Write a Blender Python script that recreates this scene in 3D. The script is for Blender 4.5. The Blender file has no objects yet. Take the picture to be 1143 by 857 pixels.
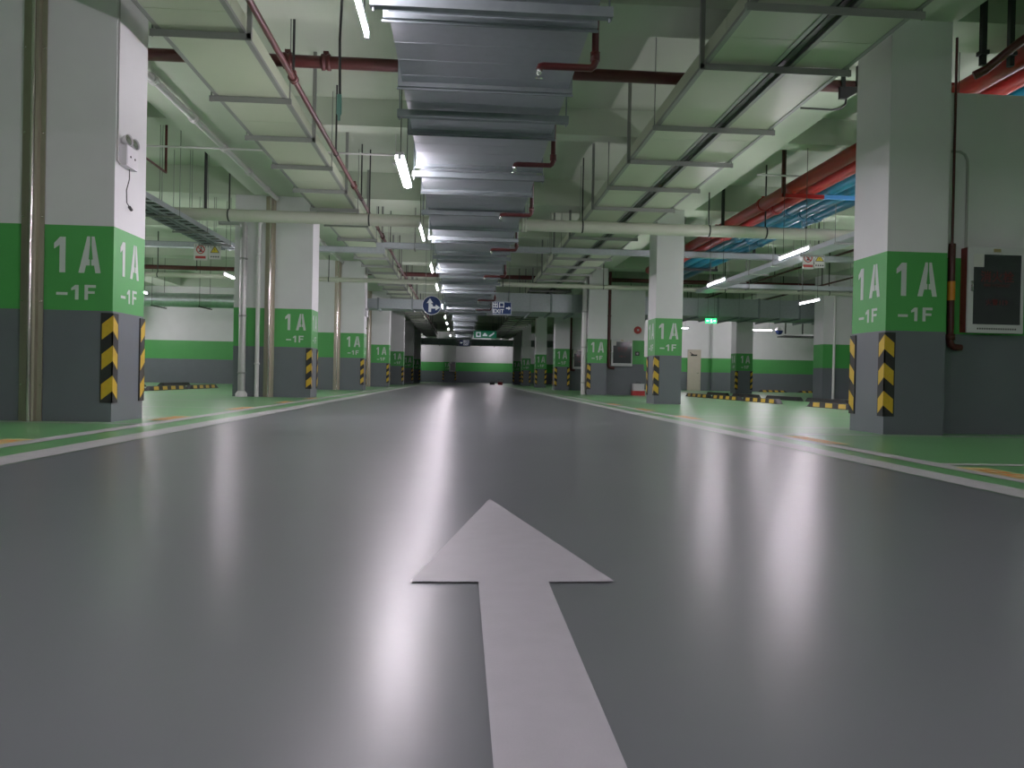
import bpy, math, random
from mathutils import Vector, Matrix
random.seed(7)
S = bpy.context.scene
COL = S.collection
PI = math.pi

# ------------------------------------------------------------------ materials
def mat(name, col, rough=0.5, metal=0.0, noise=0.0, nscale=6.0, bump=0.0, bscale=60.0, emit=None, estr=0.0, rvar=0.0, spec=0.5):
    m = bpy.data.materials.new(name); m.use_nodes = True
    nt = m.node_tree; b = nt.nodes['Principled BSDF']
    b.inputs['Base Color'].default_value = (*col, 1)
    b.inputs['Roughness'].default_value = rough
    b.inputs['Metallic'].default_value = metal
    b.inputs['Specular IOR Level'].default_value = spec
    if emit:
        b.inputs['Emission Color'].default_value = (*emit, 1)
        b.inputs['Emission Strength'].default_value = estr
    if noise or bump or rvar:
        tc = nt.nodes.new('ShaderNodeTexCoord')
    if noise or rvar:
        n = nt.nodes.new('ShaderNodeTexNoise'); n.inputs['Scale'].default_value = nscale; n.inputs['Detail'].default_value = 6
        nt.links.new(tc.outputs['Object'], n.inputs['Vector'])
    if noise:
        mr = nt.nodes.new('ShaderNodeMapRange'); mr.inputs[3].default_value = 1 - noise; mr.inputs[4].default_value = 1 + noise
        mr.inputs[1].default_value = 0.25; mr.inputs[2].default_value = 0.75
        nt.links.new(n.outputs['Fac'], mr.inputs[0])
        mx = nt.nodes.new('ShaderNodeVectorMath'); mx.operation = 'SCALE'
        mx.inputs[0].default_value = col
        nt.links.new(mr.outputs[0], mx.inputs['Scale'])
        nt.links.new(mx.outputs[0], b.inputs['Base Color'])
    if rvar:
        m2 = nt.nodes.new('ShaderNodeMapRange'); m2.inputs[1].default_value = 0.3; m2.inputs[2].default_value = 0.7
        m2.inputs[3].default_value = max(0.03, rough - rvar); m2.inputs[4].default_value = rough + rvar
        nt.links.new(n.outputs['Fac'], m2.inputs[0]); nt.links.new(m2.outputs[0], b.inputs['Roughness'])
    if bump:
        n3 = nt.nodes.new('ShaderNodeTexNoise'); n3.inputs['Scale'].default_value = bscale; n3.inputs['Detail'].default_value = 3
        nt.links.new(tc.outputs['Object'], n3.inputs['Vector'])
        bp = nt.nodes.new('ShaderNodeBump'); bp.inputs['Strength'].default_value = bump; bp.inputs['Distance'].default_value = 0.01
        nt.links.new(n3.outputs['Fac'], bp.inputs['Height']); nt.links.new(bp.outputs[0], b.inputs['Normal'])
    return m

M = {}
M['lane'] = mat('lane_epoxy', (.122, .130, .142), .28, noise=.08, nscale=1.1, spec=.40)
M['green_floor'] = mat('green_epoxy', (.115, .35, .115), .28, noise=.06, nscale=1.0, spec=.5)
M['line'] = mat('white_floor_paint', (.47, .47, .47), .38, noise=.10, nscale=9)
M['arrow'] = mat('arrow_paint', (.40, .385, .42), .42, noise=.05, nscale=14, bump=.06, bscale=200)
M['cream_mark'] = mat('cream_floor_paint', (.68, .52, .20), .45, noise=.12, nscale=20)
M['orange_mark'] = mat('orange_floor_paint', (.85, .27, .02), .45)
M['white'] = mat('white_wall_paint', (.72, .73, .73), .55, noise=.03, nscale=2.5)
M['green'] = mat('green_wall_paint', (.065, .36, .075), .45, noise=.03, nscale=3)
M['grey'] = mat('grey_wall_paint', (.125, .142, .158), .42, noise=.04, nscale=3)
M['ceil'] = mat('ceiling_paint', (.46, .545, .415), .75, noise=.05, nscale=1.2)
M['letter'] = mat('letter_paint', (.60, .66, .62), .5)
M['galv'] = mat('galvanised_steel', (.42, .465, .49), .36, .6, noise=.08, nscale=16, rvar=.05)
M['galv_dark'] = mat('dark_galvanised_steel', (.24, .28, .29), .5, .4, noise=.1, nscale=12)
M['silver'] = mat('silver_foil', (.62, .66, .70), .28, .9, noise=.12, nscale=10, bump=.25, bscale=14)
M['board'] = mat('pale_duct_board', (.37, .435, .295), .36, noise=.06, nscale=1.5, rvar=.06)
M['steel'] = mat('hanger_steel', (.24, .26, .235), .5, .5)
M['black_steel'] = mat('black_steel', (.028, .03, .03), .5, .3)
M['red_pipe'] = mat('dark_red_pipe_paint', (.070, .012, .010), .42, noise=.1, nscale=8)
M['red_main'] = mat('red_pipe_paint', (.27, .014, .011), .38, spec=.3, noise=.08, nscale=6)
M['sprink'] = mat('sprinkler_red', (.065, .008, .007), .4)
M['teal'] = mat('teal_pipe_paint', (.003, .095, .145), .3, spec=.35, noise=.08, nscale=6)
M['blue_bar'] = mat('blue_paint', (.06, .25, .55), .4)
M['cream_pipe'] = mat('cream_pipe_paint', (.53, .56, .45), .42, noise=.05, nscale=4)
M['white_pipe'] = mat('white_pipe', (.66, .66, .64), .35)
M['grey_pipe'] = mat('grey_pipe', (.40, .41, .39), .35, .3)
M['channel'] = mat('steel_channel', (.40, .36, .28), .34, .75, noise=.05, nscale=3)
M['channel_bright'] = mat('bright_steel', (.80, .74, .68), .16, .95)
M['tube'] = mat('lit_tube', (1, 1, 1), .4, emit=(1.0, .89, 1.0), estr=152)
M['fixture'] = mat('white_fixture', (.75, .74, .76), .4)
M['rubber'] = mat('black_rubber', (.014, .015, .015), .55, noise=.15, nscale=30)
M['yellow'] = mat('yellow_reflective', (.62, .40, .02), .4, noise=.06, nscale=30)
M['cab_white'] = mat('white_cabinet_enamel', (.62, .62, .63), .35)
M['cab_red'] = mat('dark_red_enamel', (.16, .015, .018), .4)
M['glass_dark'] = mat('dark_glass', (.05, .055, .058), .10, noise=.05)
M['red_text'] = mat('red_lettering', (.11, .016, .018), .45)
M['black_text'] = mat('black_lettering', (.03, .03, .03), .5)
M['paper'] = mat('paper', (.66, .66, .62), .7)
M['gold'] = mat('brass_plate', (.42, .33, .16), .4, .5)
M['chrome'] = mat('chrome', (.75, .75, .75), .15, 1)
M['sign_blue'] = mat('blue_sign', (.006, .032, .15), .4)
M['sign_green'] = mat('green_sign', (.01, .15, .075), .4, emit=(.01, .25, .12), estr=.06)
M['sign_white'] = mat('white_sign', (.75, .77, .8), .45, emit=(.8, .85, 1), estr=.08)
M['sign_lit'] = mat('lit_green_sign', (.02, .5, .1), .4, emit=(.02, .9, .18), estr=1.6)
M['sign_lit_white'] = mat('lit_white_sign', (.9, .9, .9), .4, emit=(.7, 1, .75), estr=2.2)
M['sign_yellow'] = mat('yellow_sign', (.72, .58, .03), .45)
M['red_sign'] = mat('red_sign', (.5, .04, .035), .45)
M['door'] = mat('cream_door', (.55, .50, .40), .45, noise=.03)
M['black'] = mat('black_plastic', (.02, .02, .02), .4)
M['red_plastic'] = mat('red_plastic', (.45, .03, .03), .35)
M['wire'] = mat('black_cable', (.03, .032, .03), .5)
M['plug'] = mat('green_plug', (.18, .42, .34), .4)
M['dome_blue'] = mat('blue_dome', (.03, .04, .16), .2)

# ------------------------------------------------------------------ mesh builder
class MB:
    def __init__(s): s.v = []; s.f = []; s.mi = []; s.sm = []
    def add(s, vs, fs, m=0, smooth=False):
        o = len(s.v); s.v += [tuple(a) for a in vs]
        for f in fs:
            s.f.append(tuple(i + o for i in f)); s.mi.append(m); s.sm.append(smooth)
        return s
    def box(s, x0, x1, y0, y1, z0, z1, m=0):
        vs = [(x, y, z) for z in (z0, z1) for y in (y0, y1) for x in (x0, x1)]
        return s.add(vs, [(0, 2, 3, 1), (4, 5, 7, 6), (0, 1, 5, 4), (2, 6, 7, 3), (0, 4, 6, 2), (1, 3, 7, 5)], m)
    def quad(s, a, b, c, d, m=0): return s.add([a, b, c, d], [(0, 1, 2, 3)], m)
    def tube(s, path, r, seg=12, m=0, caps=True, rr=None):
        pts = [Vector(p) for p in path]; n = len(pts); rings = []
        up = None
        for i, p in enumerate(pts):
            d = ((pts[min(i + 1, n - 1)] - p).normalized() + (p - pts[max(i - 1, 0)]).normalized())
            if d.length < 1e-6: d = pts[min(i + 1, n - 1)] - pts[max(i - 1, 0)]
            d.normalize()
            if up is None:
                up = Vector((0, 0, 1)) if abs(d.z) < .9 else Vector((1, 0, 0))
            a = d.cross(up)
            if a.length < 1e-4: a = d.cross(Vector((0, 1, 0)))
            a.normalize(); b = a.cross(d).normalized(); up = b
            k = r if rr is None else rr[i]
            rings.append([p + a * math.cos(t * 2 * PI / seg) * k + b * math.sin(t * 2 * PI / seg) * k for t in range(seg)])
        vs = [v for R in rings for v in R]; fs = []
        for i in range(n - 1):
            for t in range(seg):
                u = (t + 1) % seg
                fs.append((i * seg + t, (i + 1) * seg + t, (i + 1) * seg + u, i * seg + u))
        s.add(vs, fs, m, True)
        if caps:
            s.add(rings[0], [tuple(range(seg))], m); s.add(rings[-1], [tuple(reversed(range(seg)))], m)
        return s
    def bar(s, p, q, w, h, m=0):
        """straight rectangular bar from p to q, w across, h tall"""
        p = Vector(p); q = Vector(q); d = (q - p).normalized()
        up = Vector((0, 0, 1)) if abs(d.z) < .95 else Vector((0, 1, 0))
        a = d.cross(up).normalized() * w / 2; b = a.cross(d).normalized() * h / 2
        vs = [e + i * a + j * b for e in (p, q) for i, j in ((-1, -1), (1, -1), (1, 1), (-1, 1))]
        return s.add(vs, [(3, 2, 1, 0), (4, 5, 6, 7), (0, 1, 5, 4), (1, 2, 6, 5), (2, 3, 7, 6), (3, 0, 4, 7)], m)
    def plate(s, poly, o, u, w, n, t, m=0):
        """2D polygon extruded by t along n; o origin, u/w axes"""
        o, u, w, n = Vector(o), Vector(u), Vector(w), Vector(n)
        A = [o + u * x + w * y for x, y in poly]; B = [p + n * t for p in A]; k = len(poly)
        s.add(A + B, [tuple(range(k, 2 * k))] + [(i, (i + 1) % k, k + (i + 1) % k, k + i) for i in range(k)], m)
        return s
    def lathe(s, prof, o, axis, seg=20, m=0, smooth=True):
        """profile list of (radius, height along axis)"""
        o = Vector(o); ax = Vector(axis).normalized()
        a = ax.orthogonal().normalized(); b = ax.cross(a); vs = []; fs = []
        for r, h in prof:
            for t in range(seg):
                g = t * 2 * PI / seg; vs.append(o + ax * h + (a * math.cos(g) + b * math.sin(g)) * r)
        for i in range(len(prof) - 1):
            for t in range(seg):
                u = (t + 1) % seg; fs.append((i * seg + t, i * seg + u, (i + 1) * seg + u, (i + 1) * seg + t))
        return s.add(vs, fs, m, smooth)
    def build(s, name, mats, parent=None):
        if not isinstance(mats, (list, tuple)): mats = [mats]
        off = Vector((0, 0, 0))
        p = parent
        while p is not None: off += p.location; p = p.parent
        me = bpy.data.meshes.new(name)
        me.from_pydata([tuple(Vector(v) - off) for v in s.v], [], s.f)
        for m in mats: me.materials.append(m)
        me.polygons.foreach_set('material_index', s.mi); me.polygons.foreach_set('use_smooth', s.sm)
        me.update()
        o = bpy.data.objects.new(name, me); COL.objects.link(o)
        if parent is not None: o.parent = parent
        return o

def tag(o, label, cat, group=None):
    o['label'] = label; o['category'] = cat
    if group: o['group'] = group
    return o
def thing(name, label, cat, loc=(0, 0, 0), group=None):
    o = bpy.data.objects.new(name, None); COL.objects.link(o); o.location = loc
    o.empty_display_size = .1
    return tag(o, label, cat, group)
def struct(o): o['kind'] = 'structure'; return o
def copy_tree(o, loc, label=None, group=None, rotz=None):
    r = o.copy(); COL.objects.link(r); r.location = loc
    if rotz is not None: r.rotation_euler = (0, 0, rotz)
    if label: r['label'] = label
    if group: r['group'] = group
    for ch in o.children:
        c = ch.copy(); COL.objects.link(c); c.parent = r
        for g in ch.children:
            d = g.copy(); COL.objects.link(d); d.parent = c
    return r
def text_mesh(name, body, size, m, parent, origin, u, w, n, align='CENTER', bold=0.0):
    cu = bpy.data.curves.new('t', 'FONT'); cu.body = body; cu.size = size; cu.align_x = align; cu.offset = bold
    cu.resolution_u = 4
    to = bpy.data.objects.new('t', cu); COL.objects.link(to)
    dg = bpy.context.evaluated_depsgraph_get(); me = bpy.data.meshes.new_from_object(to.evaluated_get(dg))
    bpy.data.objects.remove(to); me.name = name
    off = Vector((0, 0, 0)); p = parent
    while p is not None: off += p.location; p = p.parent
    o = Vector(origin) - off; u, w, n = Vector(u), Vector(w), Vector(n)
    for v in me.vertices:
        c = v.co.copy(); v.co = o + u * c.x + w * c.y + n * .002
    me.materials.clear(); me.materials.append(m)
    ob = bpy.data.objects.new(name, me); COL.objects.link(ob); ob.parent = parent
    return ob
ORD = ['nearest', 'second', 'third', 'fourth', 'fifth', 'sixth', 'seventh', 'eighth', 'ninth', 'tenth', 'eleventh', 'twelfth',
       'thirteenth', 'fourteenth', 'fifteenth', 'sixteenth', 'seventeenth', 'eighteenth', 'nineteenth', 'twentieth']
def arc(c, r, a0, a1, ax1, ax2, n=6):
    c, ax1, ax2 = Vector(c), Vector(ax1), Vector(ax2)
    return [c + ax1 * r * math.cos(a0 + (a1 - a0) * i / n) + ax2 * r * math.sin(a0 + (a1 - a0) * i / n) for i in range(n + 1)]

# ------------------------------------------------------------------ levels
SLAB = 4.85; BB, BT = 1.07, 1.885
ROWS = [7.65 + 9 * k for k in range(7)]
def topz(x, y):
    '''underside of whatever is overhead: slab or beam'''
    z = SLAB
    for r in ROWS:
        if r - .02 < y < r + .72: z = min(z, 4.275)
        if r + 4.58 < y < r + 4.97: z = min(z, 4.42)
    if 2.98 < y < 3.37: z = min(z, 4.42)
    for a, b in ((-4.45, -3.37), (4.34, 5.02), (12.4, 13.3), (-13.4, -12.4)):
        if a - .02 < x < b + .02: z = min(z, 4.265)
    return z
XL0, XL1, XR0, XR1 = -2.34, -2.57, 2.55, 2.76

# ------------------------------------------------------------------ room
f = MB()
X0, X1, Y0, Y1 = -25, 27, -19, 73
def strip(a, b, m):
    n = 1
    for i in range(n):
        ya, yb = Y0 + (Y1 - Y0) * i / n, Y0 + (Y1 - Y0) * (i + 1) / n
        f.quad((a, ya, 0), (b, ya, 0), (b, yb, 0), (a, yb, 0), m)
strip(X0, XL0, 1); strip(XL0, XR0, 0); strip(XR0, X1, 1)
struct(f.build('floor', [M['lane'], M['green_floor']]))
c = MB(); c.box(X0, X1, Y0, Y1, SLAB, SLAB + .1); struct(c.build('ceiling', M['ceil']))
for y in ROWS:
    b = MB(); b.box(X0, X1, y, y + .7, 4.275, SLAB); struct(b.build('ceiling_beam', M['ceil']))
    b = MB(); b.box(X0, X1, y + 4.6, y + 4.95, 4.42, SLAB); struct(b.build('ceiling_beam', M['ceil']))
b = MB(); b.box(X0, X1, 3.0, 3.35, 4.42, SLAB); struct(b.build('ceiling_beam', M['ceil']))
for xa, xb in ((-4.45, -3.37), (4.34, 5.02), (12.4, 13.3), (-13.4, -12.4)):
    b = MB(); b.box(xa, xb, Y0, Y1, 4.265, SLAB - .002); struct(b.build('ceiling_beam', M['ceil']))
def banded_wall(name, xa, xb, ya, yb, top=SLAB):
    w = MB()
    w.box(xa, xb, ya, yb, 0, BB, 0); w.box(xa, xb, ya, yb, BB, BT, 1); w.box(xa, xb, ya, yb, BT, top, 2)
    return w.build(name, [M['grey'], M['green'], M['white']])
struct(banded_wall('wall_far', -25, 27, 72, 72.2))
struct(banded_wall('wall_left', -25.2, -25, -19, 73))
struct(banded_wall('wall_right', 27, 27.2, -19, 73))
struct(banded_wall('wall_behind', -25, 27, -19.2, -19))
struct(banded_wall('wall_left_bay', -25, -5.0, 34.95, 35.15))
wr = struct(banded_wall('wall_right_bay', 6.6, 27, 43.6, 43.8))
struct(banded_wall('wall_hydrant_near', 4.986, 6.3, 7.93, 8.15, 3.65))
struct(banded_wall('wall_hydrant_middle', 4.91, 6.25, 26.12, 26.34, 3.65))
struct(banded_wall('wall_hydrant_distant', 4.88, 5.75, 35.1, 35.3, 3.65))
# projecting pale panel of the right bay wall (brighter bay beside the door)
struct(banded_wall('wall_right_bay_pier', 14.35, 15.9, 43.35, 43.6))

# door in the right bay wall
d = MB(); d.box(13.02, 13.68, 43.54, 43.62, 0, 2.30); dr = struct(d.build('door_1', M['door']))
h = MB(); h.box(13.14, 13.5, 43.49, 43.54, 2.0, 2.08); h.bar((13.3, 43.5, 2.05), (13.05, 43.42, 2.2), .03, .03); h.build('door_closer', M['black'], dr)
h = MB(); h.tube([(13.58, 43.54, 1.02), (13.58, 43.47, 1.02), (13.48, 43.47, 1.02)], .018, 8); h.build('door_handle', M['chrome'], dr)
h = MB()
for a in ((12.97, 13.03, 0, 2.36), (13.67, 13.73, 0, 2.36), (12.97, 13.73, 2.30, 2.36)): h.box(a[0], a[1], 43.52, 43.62, a[2], a[3])
h.build('door_frame', M['door'], dr)

# ------------------------------------------------------------------ floor markings
Zp = .004
a = MB(); P = [(.05, .15), (.222, .15), (.221, 1.867), (.386, 1.873), (.124, 3.153), (-.116, 1.868), (.050, 1.866)]
a.add([(x, y, Zp) for x, y in P], [(0, 1, 2, 6), (5, 6, 2, 3, 4)])
tag(a.build('floor_arrow', M['arrow']), 'big pale grey straight-ahead arrow painted on the grey lane', 'floor marking')
def line(name, xa, xb, ya, yb, label, n=1, group=None):
    l = MB()
    for i in range(n):
        p, q = ya + (yb - ya) * i / n, ya + (yb - ya) * (i + 1) / n
        l.quad((xa, p, Zp), (xb, p, Zp), (xb, q, Zp), (xa, q, Zp))
    return tag(l.build(name, M['line']), label, 'floor marking', group)
line('lane_edge_line', XL1, XL0, Y0, 60, 'white line between the grey lane and the green floor on the left', 20)
line('lane_edge_line', XR0, XR1, Y0, 60, 'white line between the grey lane and the green floor on the right', 20)
line('bay_front_line', -3.0, -2.85, Y0, 60, 'white line along the open fronts of the left parking bays', 20)
line('bay_front_line', 2.96, 3.11, Y0, 60, 'white line along the open fronts of the right parking bays', 20)
WH = {0: 'just before', 1: 'just behind'}
for k in range(4):
    base = 7.65 + 9 * k
    for side in (-1, 1):
        sn = 'left' if side < 0 else 'right'
        for j, yy in enumerate((base - 5.55 + .6, base - 2.95, base - .28, base + .85)):
            if j == 0 and k > 0: yy = base - 5.65
            if side < 0: xa, xb = -7.7, -3.0
            else: xa, xb = 3.11, 7.6
            place = ['two bays before', 'one bay before', 'just before', 'just behind'][j]
            line('bay_divider_line', xa, xb, yy, yy + .1, f'white cross line between bays on the {sn}, {place} the {ORD[k]} pillar')
def bay_mark(x0, x1, y0, y1, label):
    t = thing('bay_number_patch', label, 'floor marking', ((x0 + x1) / 2, (y0 + y1) / 2, 0), 'painted number patches at the bay fronts')
    p = MB(); p.quad((x0, y0, .006), (x1, y0, .006), (x1, y1, .006), (x0, y1, .006)); p.build('patch', M['cream_mark'], t)
    g = MB(); n = 4; L = (y1 - y0); gy = L * .84 / n
    for i in range(n):      # worn block numerals
        ya = y0 + L * .08 + i * gy; yb = ya + gy * .72; w = (x1 - x0); A, B = x0 + w * .18, x1 - w * .18; tt = .03
        z = .008
        g.quad((A, ya, z), (B, ya, z), (B, ya + tt, z), (A, ya + tt, z)); g.quad((A, yb - tt, z), (B, yb - tt, z), (B, yb, z), (A, yb, z))
        g.quad((A, ya, z), (A + .022, ya, z), (A + .022, yb, z), (A, yb, z))
        if i % 2: g.quad((B - .022, ya, z), (B, ya, z), (B, yb, z), (B - .022, yb, z))
    g.build('numerals', M['orange_mark'], t)
for k, (ya, yb) in enumerate([(3.55, 4.55), (6.2, 7.12), (10.0, 10.95), (12.6, 13.6), (15.2, 16.2)]):
    bay_mark(3.05, 3.24, ya, yb, f'orange numerals on a cream floor patch, {ORD[k]} one along the right-hand bay fronts')
for k, (ya, yb) in enumerate([(4.65, 5.6), (7.95, 8.75), (10.5, 11.4), (13.2, 14.1), (15.6, 16.4)]):
    bay_mark(-3.17, -2.98, ya, yb, f'orange numerals on a cream floor patch, {ORD[k]} one along the left-hand bay fronts')

# ------------------------------------------------------------------ pillars
U = .00103
def px(p): return [((x - 401) * U, (810 - y) * U) for x, y in p]
GLYPH = [px(q) for q in (
    [(190, 190), (243, 130), (292, 130), (292, 460), (240, 460), (240, 205), (190, 240)],
    [(412, 460), (487, 120), (512, 120), (512, 200), (500, 335), (512, 335), (512, 390), (478, 390), (463, 460)],
    [(527, 120), (552, 120), (612, 460), (565, 460), (553, 390), (527, 390), (527, 335), (541, 335), (527, 200)],
    [(215, 645), (315, 645), (315, 670), (215, 670)],
    [(350, 605), (385, 575), (415, 575), (415, 710), (385, 710), (385, 615), (350, 625)],
    [(470, 572), (570, 572), (570, 597), (500, 597), (500, 630), (560, 630), (560, 653), (500, 653), (500, 710), (470, 710)])]
def lettering(parent, o, u, n):
    m = MB()
    for g in GLYPH: m.plate(g, o, u, (0, 0, 1), n, .003)
    return m.build('lettering', M['letter'], parent)
def guard(parent, cx, cy, dx, dy, z0=.185, z1=1.05):
    """L shaped corner protector: corner at cx,cy; legs run along dx (x dir) and dy (y dir)"""
    t, L = .012, .105
    g = MB()
    g.box(min(cx - dx * t, cx + dx * L), max(cx - dx * t, cx + dx * L), min(cy, cy - dy * t), max(cy, cy - dy * t), z0, z1)
    g.box(min(cx, cx - dx * t), max(cx, cx - dx * t), min(cy - dy * t, cy + dy * L), max(cy - dy * t, cy + dy * L), z0, z1)
    H = z1 - z0; e = .0015
    for k in range(3):
        za = z0 + H * (.12 + .335 * k) - .05; zb = za + .15
        s0, s1 = .004, L - .014
        dr_ = .085
        for zz in (0,):
            x_a, x_b = cx - dx * t + dx * .0, cx + dx * s1
            yf = cy - dy * (t + e)
            q = [(x_a, yf, za + .06), (x_b, yf, za + .06 - dr_), (x_b, yf, zb + .06 - dr_), (x_a, yf, zb + .06)]
            q = [(X, Y, min(max(Z, z0 + .012), z1 - .012)) for X, Y, Z in q]
            g.add(q, [(0, 1, 2, 3)], 1)
            y_a, y_b = cy - dy * t, cy + dy * s1
            xf = cx - dx * (t + e)
            q = [(xf, y_a, za + .06), (xf, y_b, za + .06 - dr_), (xf, y_b, zb + .06 - dr_), (xf, y_a, zb + .06)]
            q = [(X, Y, min(max(Z, z0 + .012), z1 - .012)) for X, Y, Z in q]
            g.add(q, [(0, 1, 2, 3)], 1)
    return g.build('corner_guard', [M['rubber'], M['yellow']], parent)
def pillar(x0, x1, y, dep, label, guards, front_c=None, side=0, top=4.27, group=None):
    t = thing('pillar', label, 'pillar', ((x0 + x1) / 2, y + dep / 2, 0), group)
    m = MB()
    m.box(x0, x1, y, y + dep, 0, BB, 0); m.box(x0, x1, y, y + dep, BB, BT, 1); m.box(x0, x1, y, y + dep, BT, top, 2)
    m.build('shaft', [M['grey'], M['green'], M['white']], t)
    if front_c is not None: lettering(t, (front_c, y, BB), (1, 0, 0), (0, -1, 0))
    if side > 0: lettering(t, (x1, y + dep / 2, BB), (0, 1, 0), (1, 0, 0))
    if side < 0: lettering(t, (x0, y + dep / 2, BB), (0, -1, 0), (-1, 0, 0))
    for g in guards:
        if g == 'fl': guard(t, x0, y, 1, 1)
        if g == 'fr': guard(t, x1, y, -1, 1)
        if g == 'bl': guard(t, x0, y + dep, 1, -1)
        if g == 'br': guard(t, x1, y + dep, -1, -1)
    return t
LX = [-3.37, -3.22, -3.25, -3.27, -3.30, -3.33, -3.33]
LW = [1.66, 1.63, 1.65, 1.6, 1.0, .95, .9]
LL = ['nearest wide pillar left of the lane, with an emergency lamp and steel channel, marked 1A -1F',
      'wide pillar left of the lane with grey and white downpipes on its face, marked 1A -1F',
      'wide left pillar marked 1A -1F, third from the camera, behind the downpipe pillar',
      'fourth pillar left of the lane, marked 1A -1F, beyond the crossing duct',
      'fifth pillar along the left of the lane, marked 1A -1F',
      'sixth pillar along the left of the lane, marked 1A -1F',
      'farthest pillar along the left of the lane, beside the pale end wall']
for k in range(7):
    pillar(LX[k] - LW[k], LX[k], ROWS[k], .72, LL[k], ('fr', 'br'), LX[k] - .335, 1, group='pillars along the left of the lane')
RX = [4.34, 4.22, 4.22, 4.2, 4.18, 4.1, 4.1]
RL = ['nearest square pillar right of the lane, beside the large hydrant cabinet, marked 1A -1F',
      'second square pillar right of the lane, marked 1A -1F, before the wall with the alarm bell',
      'square right pillar with a white downpipe on its lane side, before the distant cabinet wall',
      'fourth pillar right of the lane, with striped guards on both front corners',
      'fifth pillar along the right of the lane, marked 1A -1F',
      'sixth pillar along the right of the lane, marked 1A -1F',
      'farthest dark pillar along the right of the lane, near the end wall']
for k in range(7):
    w = (.645, .6, .64, .66, .62, .6, .62)[k]
    pillar(RX[k], RX[k] + w, ROWS[k], .68, RL[k], ('fl', 'bl', 'fr') if k >= 3 else ('fl', 'bl'), RX[k] + w / 2, -1, group='pillars along the right of the lane')
pillar(12.35, 13.35, 25.65, .7, 'plain wide pillar in the right parking area with a thin white pipe on its face', (), None, 0)
pillar(12.85, 13.65, 35.4, .7, 'pillar marked 1A -1F deep in the right parking area before the pale back wall', ('fl', 'fr'), 13.3, -1)
pillar(-13.4, -12.5, 16.65, .7, 'pillar deep in the left parking area, hidden behind the nearest wide pillar', (), None, 0)
pillar(-1.75, -.55, 70.6, .7, 'pillar in the middle of the far end wall with a red hydrant cabinet', ('fl', 'fr'), -1.35, 0)

# ------------------------------------------------------------------ steel channels and downpipes on the left pillars
def channel(x, y, label, top=4.25, w=.105):
    t = thing('steel_channel', label, 'cable channel', (x, y, 0), 'steel channels on the wide left pillars')
    m = MB()
    prof = [(-w, 0), (-w, -.012), (-w * .55, -.016), (-w * .45, -.05), (-.016, -.056), (-.006, -.02), (.022, -.02), (.03, -.056), (w * .5, -.05), (w * .6, -.016), (w, -.012), (w, 0)]
    vs = [(x + a, y + b, z) for z in (0.0, top) for a, b in prof]; n = len(prof)
    m.add(vs, [(i, i + 1, n + i + 1, n + i) for i in range(n - 1)], 0); m.add(vs[n:], [tuple(range(n))], 0)
    r = MB(); r.tube([(x + .006, y - .052, .0), (x + .006, y - .052, top)], .02, 12); r.build('highlight_rod', M['channel_bright'], t)  # bright rod added to draw the highlight down the channel's middle
    for k in range(5):
        for sx in (-1, 1): m.lathe([(0, .008), (.01, .006), (.012, 0)], (x + sx * w * .82, y - .013, .35 + k * .8), (0, -1, 0), 8, 1)
    m.build('channel', [M['channel'], M['channel_bright']], t)
channel(-4.11, 7.635, 'bent steel channel running floor to ceiling on the nearest left pillar')
channel(-4.10, 16.635, 'bent steel channel beside the white downpipe on the second left pillar')
channel(-4.12, 25.635, 'steel channel up the face of the third left pillar')
channel(-4.17, 34.635, 'steel channel up the face of the fourth left pillar')
def clamp_ring(parent, x, y, z, r, m): c = MB(); c.lathe([(r, -.02), (r + .012, -.02), (r + .012, .02), (r, .02)], (x, y, z), (0, 0, 1), 12); c.build('clamp', m, parent)
t = thing('downpipe', 'grey downpipe with a top elbow turning left on the second left pillar', 'pipe', (-4.63, 16.5, 0))
m = MB(); m.tube([(-4.63, 16.53, 0), (-4.63, 16.53, 3.55)] + arc((-4.75, 16.53, 3.55), .12, 0, PI / 2, (1, 0, 0), (0, 0, 1))[1:] + [(-5.15, 16.53, 3.67)], .072, 14); m.build('pipe', M['grey_pipe'], t)
for z in (.5, 1.7, 2.9): clamp_ring(t, -4.63, 16.53, z, .072, M['steel'])
m = MB(); m.lathe([(.12, 0), (.12, .06), (.075, .12)], (-4.63, 16.53, 0), (0, 0, 1), 14); m.build('foot_collar', M['white_pipe'], t)
t = thing('downpipe', 'thin white downpipe beside the steel channel on the second left pillar', 'pipe', (-4.33, 16.55, 0))
m = MB(); m.tube([(-4.33, 16.58, 0), (-4.33, 16.58, 3.65), (-4.28, 16.58, 3.72)], .045, 12); m.build('pipe', M['white_pipe'], t)
for z in (.7, 3.0): clamp_ring(t, -4.33, 16.58, z, .045, M['white_pipe'])
t = thing('downpipe', 'white downpipe on the lane side of the third right pillar', 'pipe', (4.12, 25.9, 0))
m = MB(); m.tube([(4.12, 25.9, 0), (4.12, 25.9, 4.2)], .085, 14); m.build('pipe', M['white_pipe'], t)
for z in (.4, 1.6, 2.8): clamp_ring(t, 4.12, 25.9, z, .085, M['grey_pipe'])
t = thing('downpipe', 'thin white pipe on the plain pillar in the right parking area', 'pipe', (12.6, 25.6, 0))
m = MB(); m.tube([(12.72, 25.6, 0), (12.72, 25.6, 4.2)], .045, 12); m.build('pipe', M['white_pipe'], t)

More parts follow.
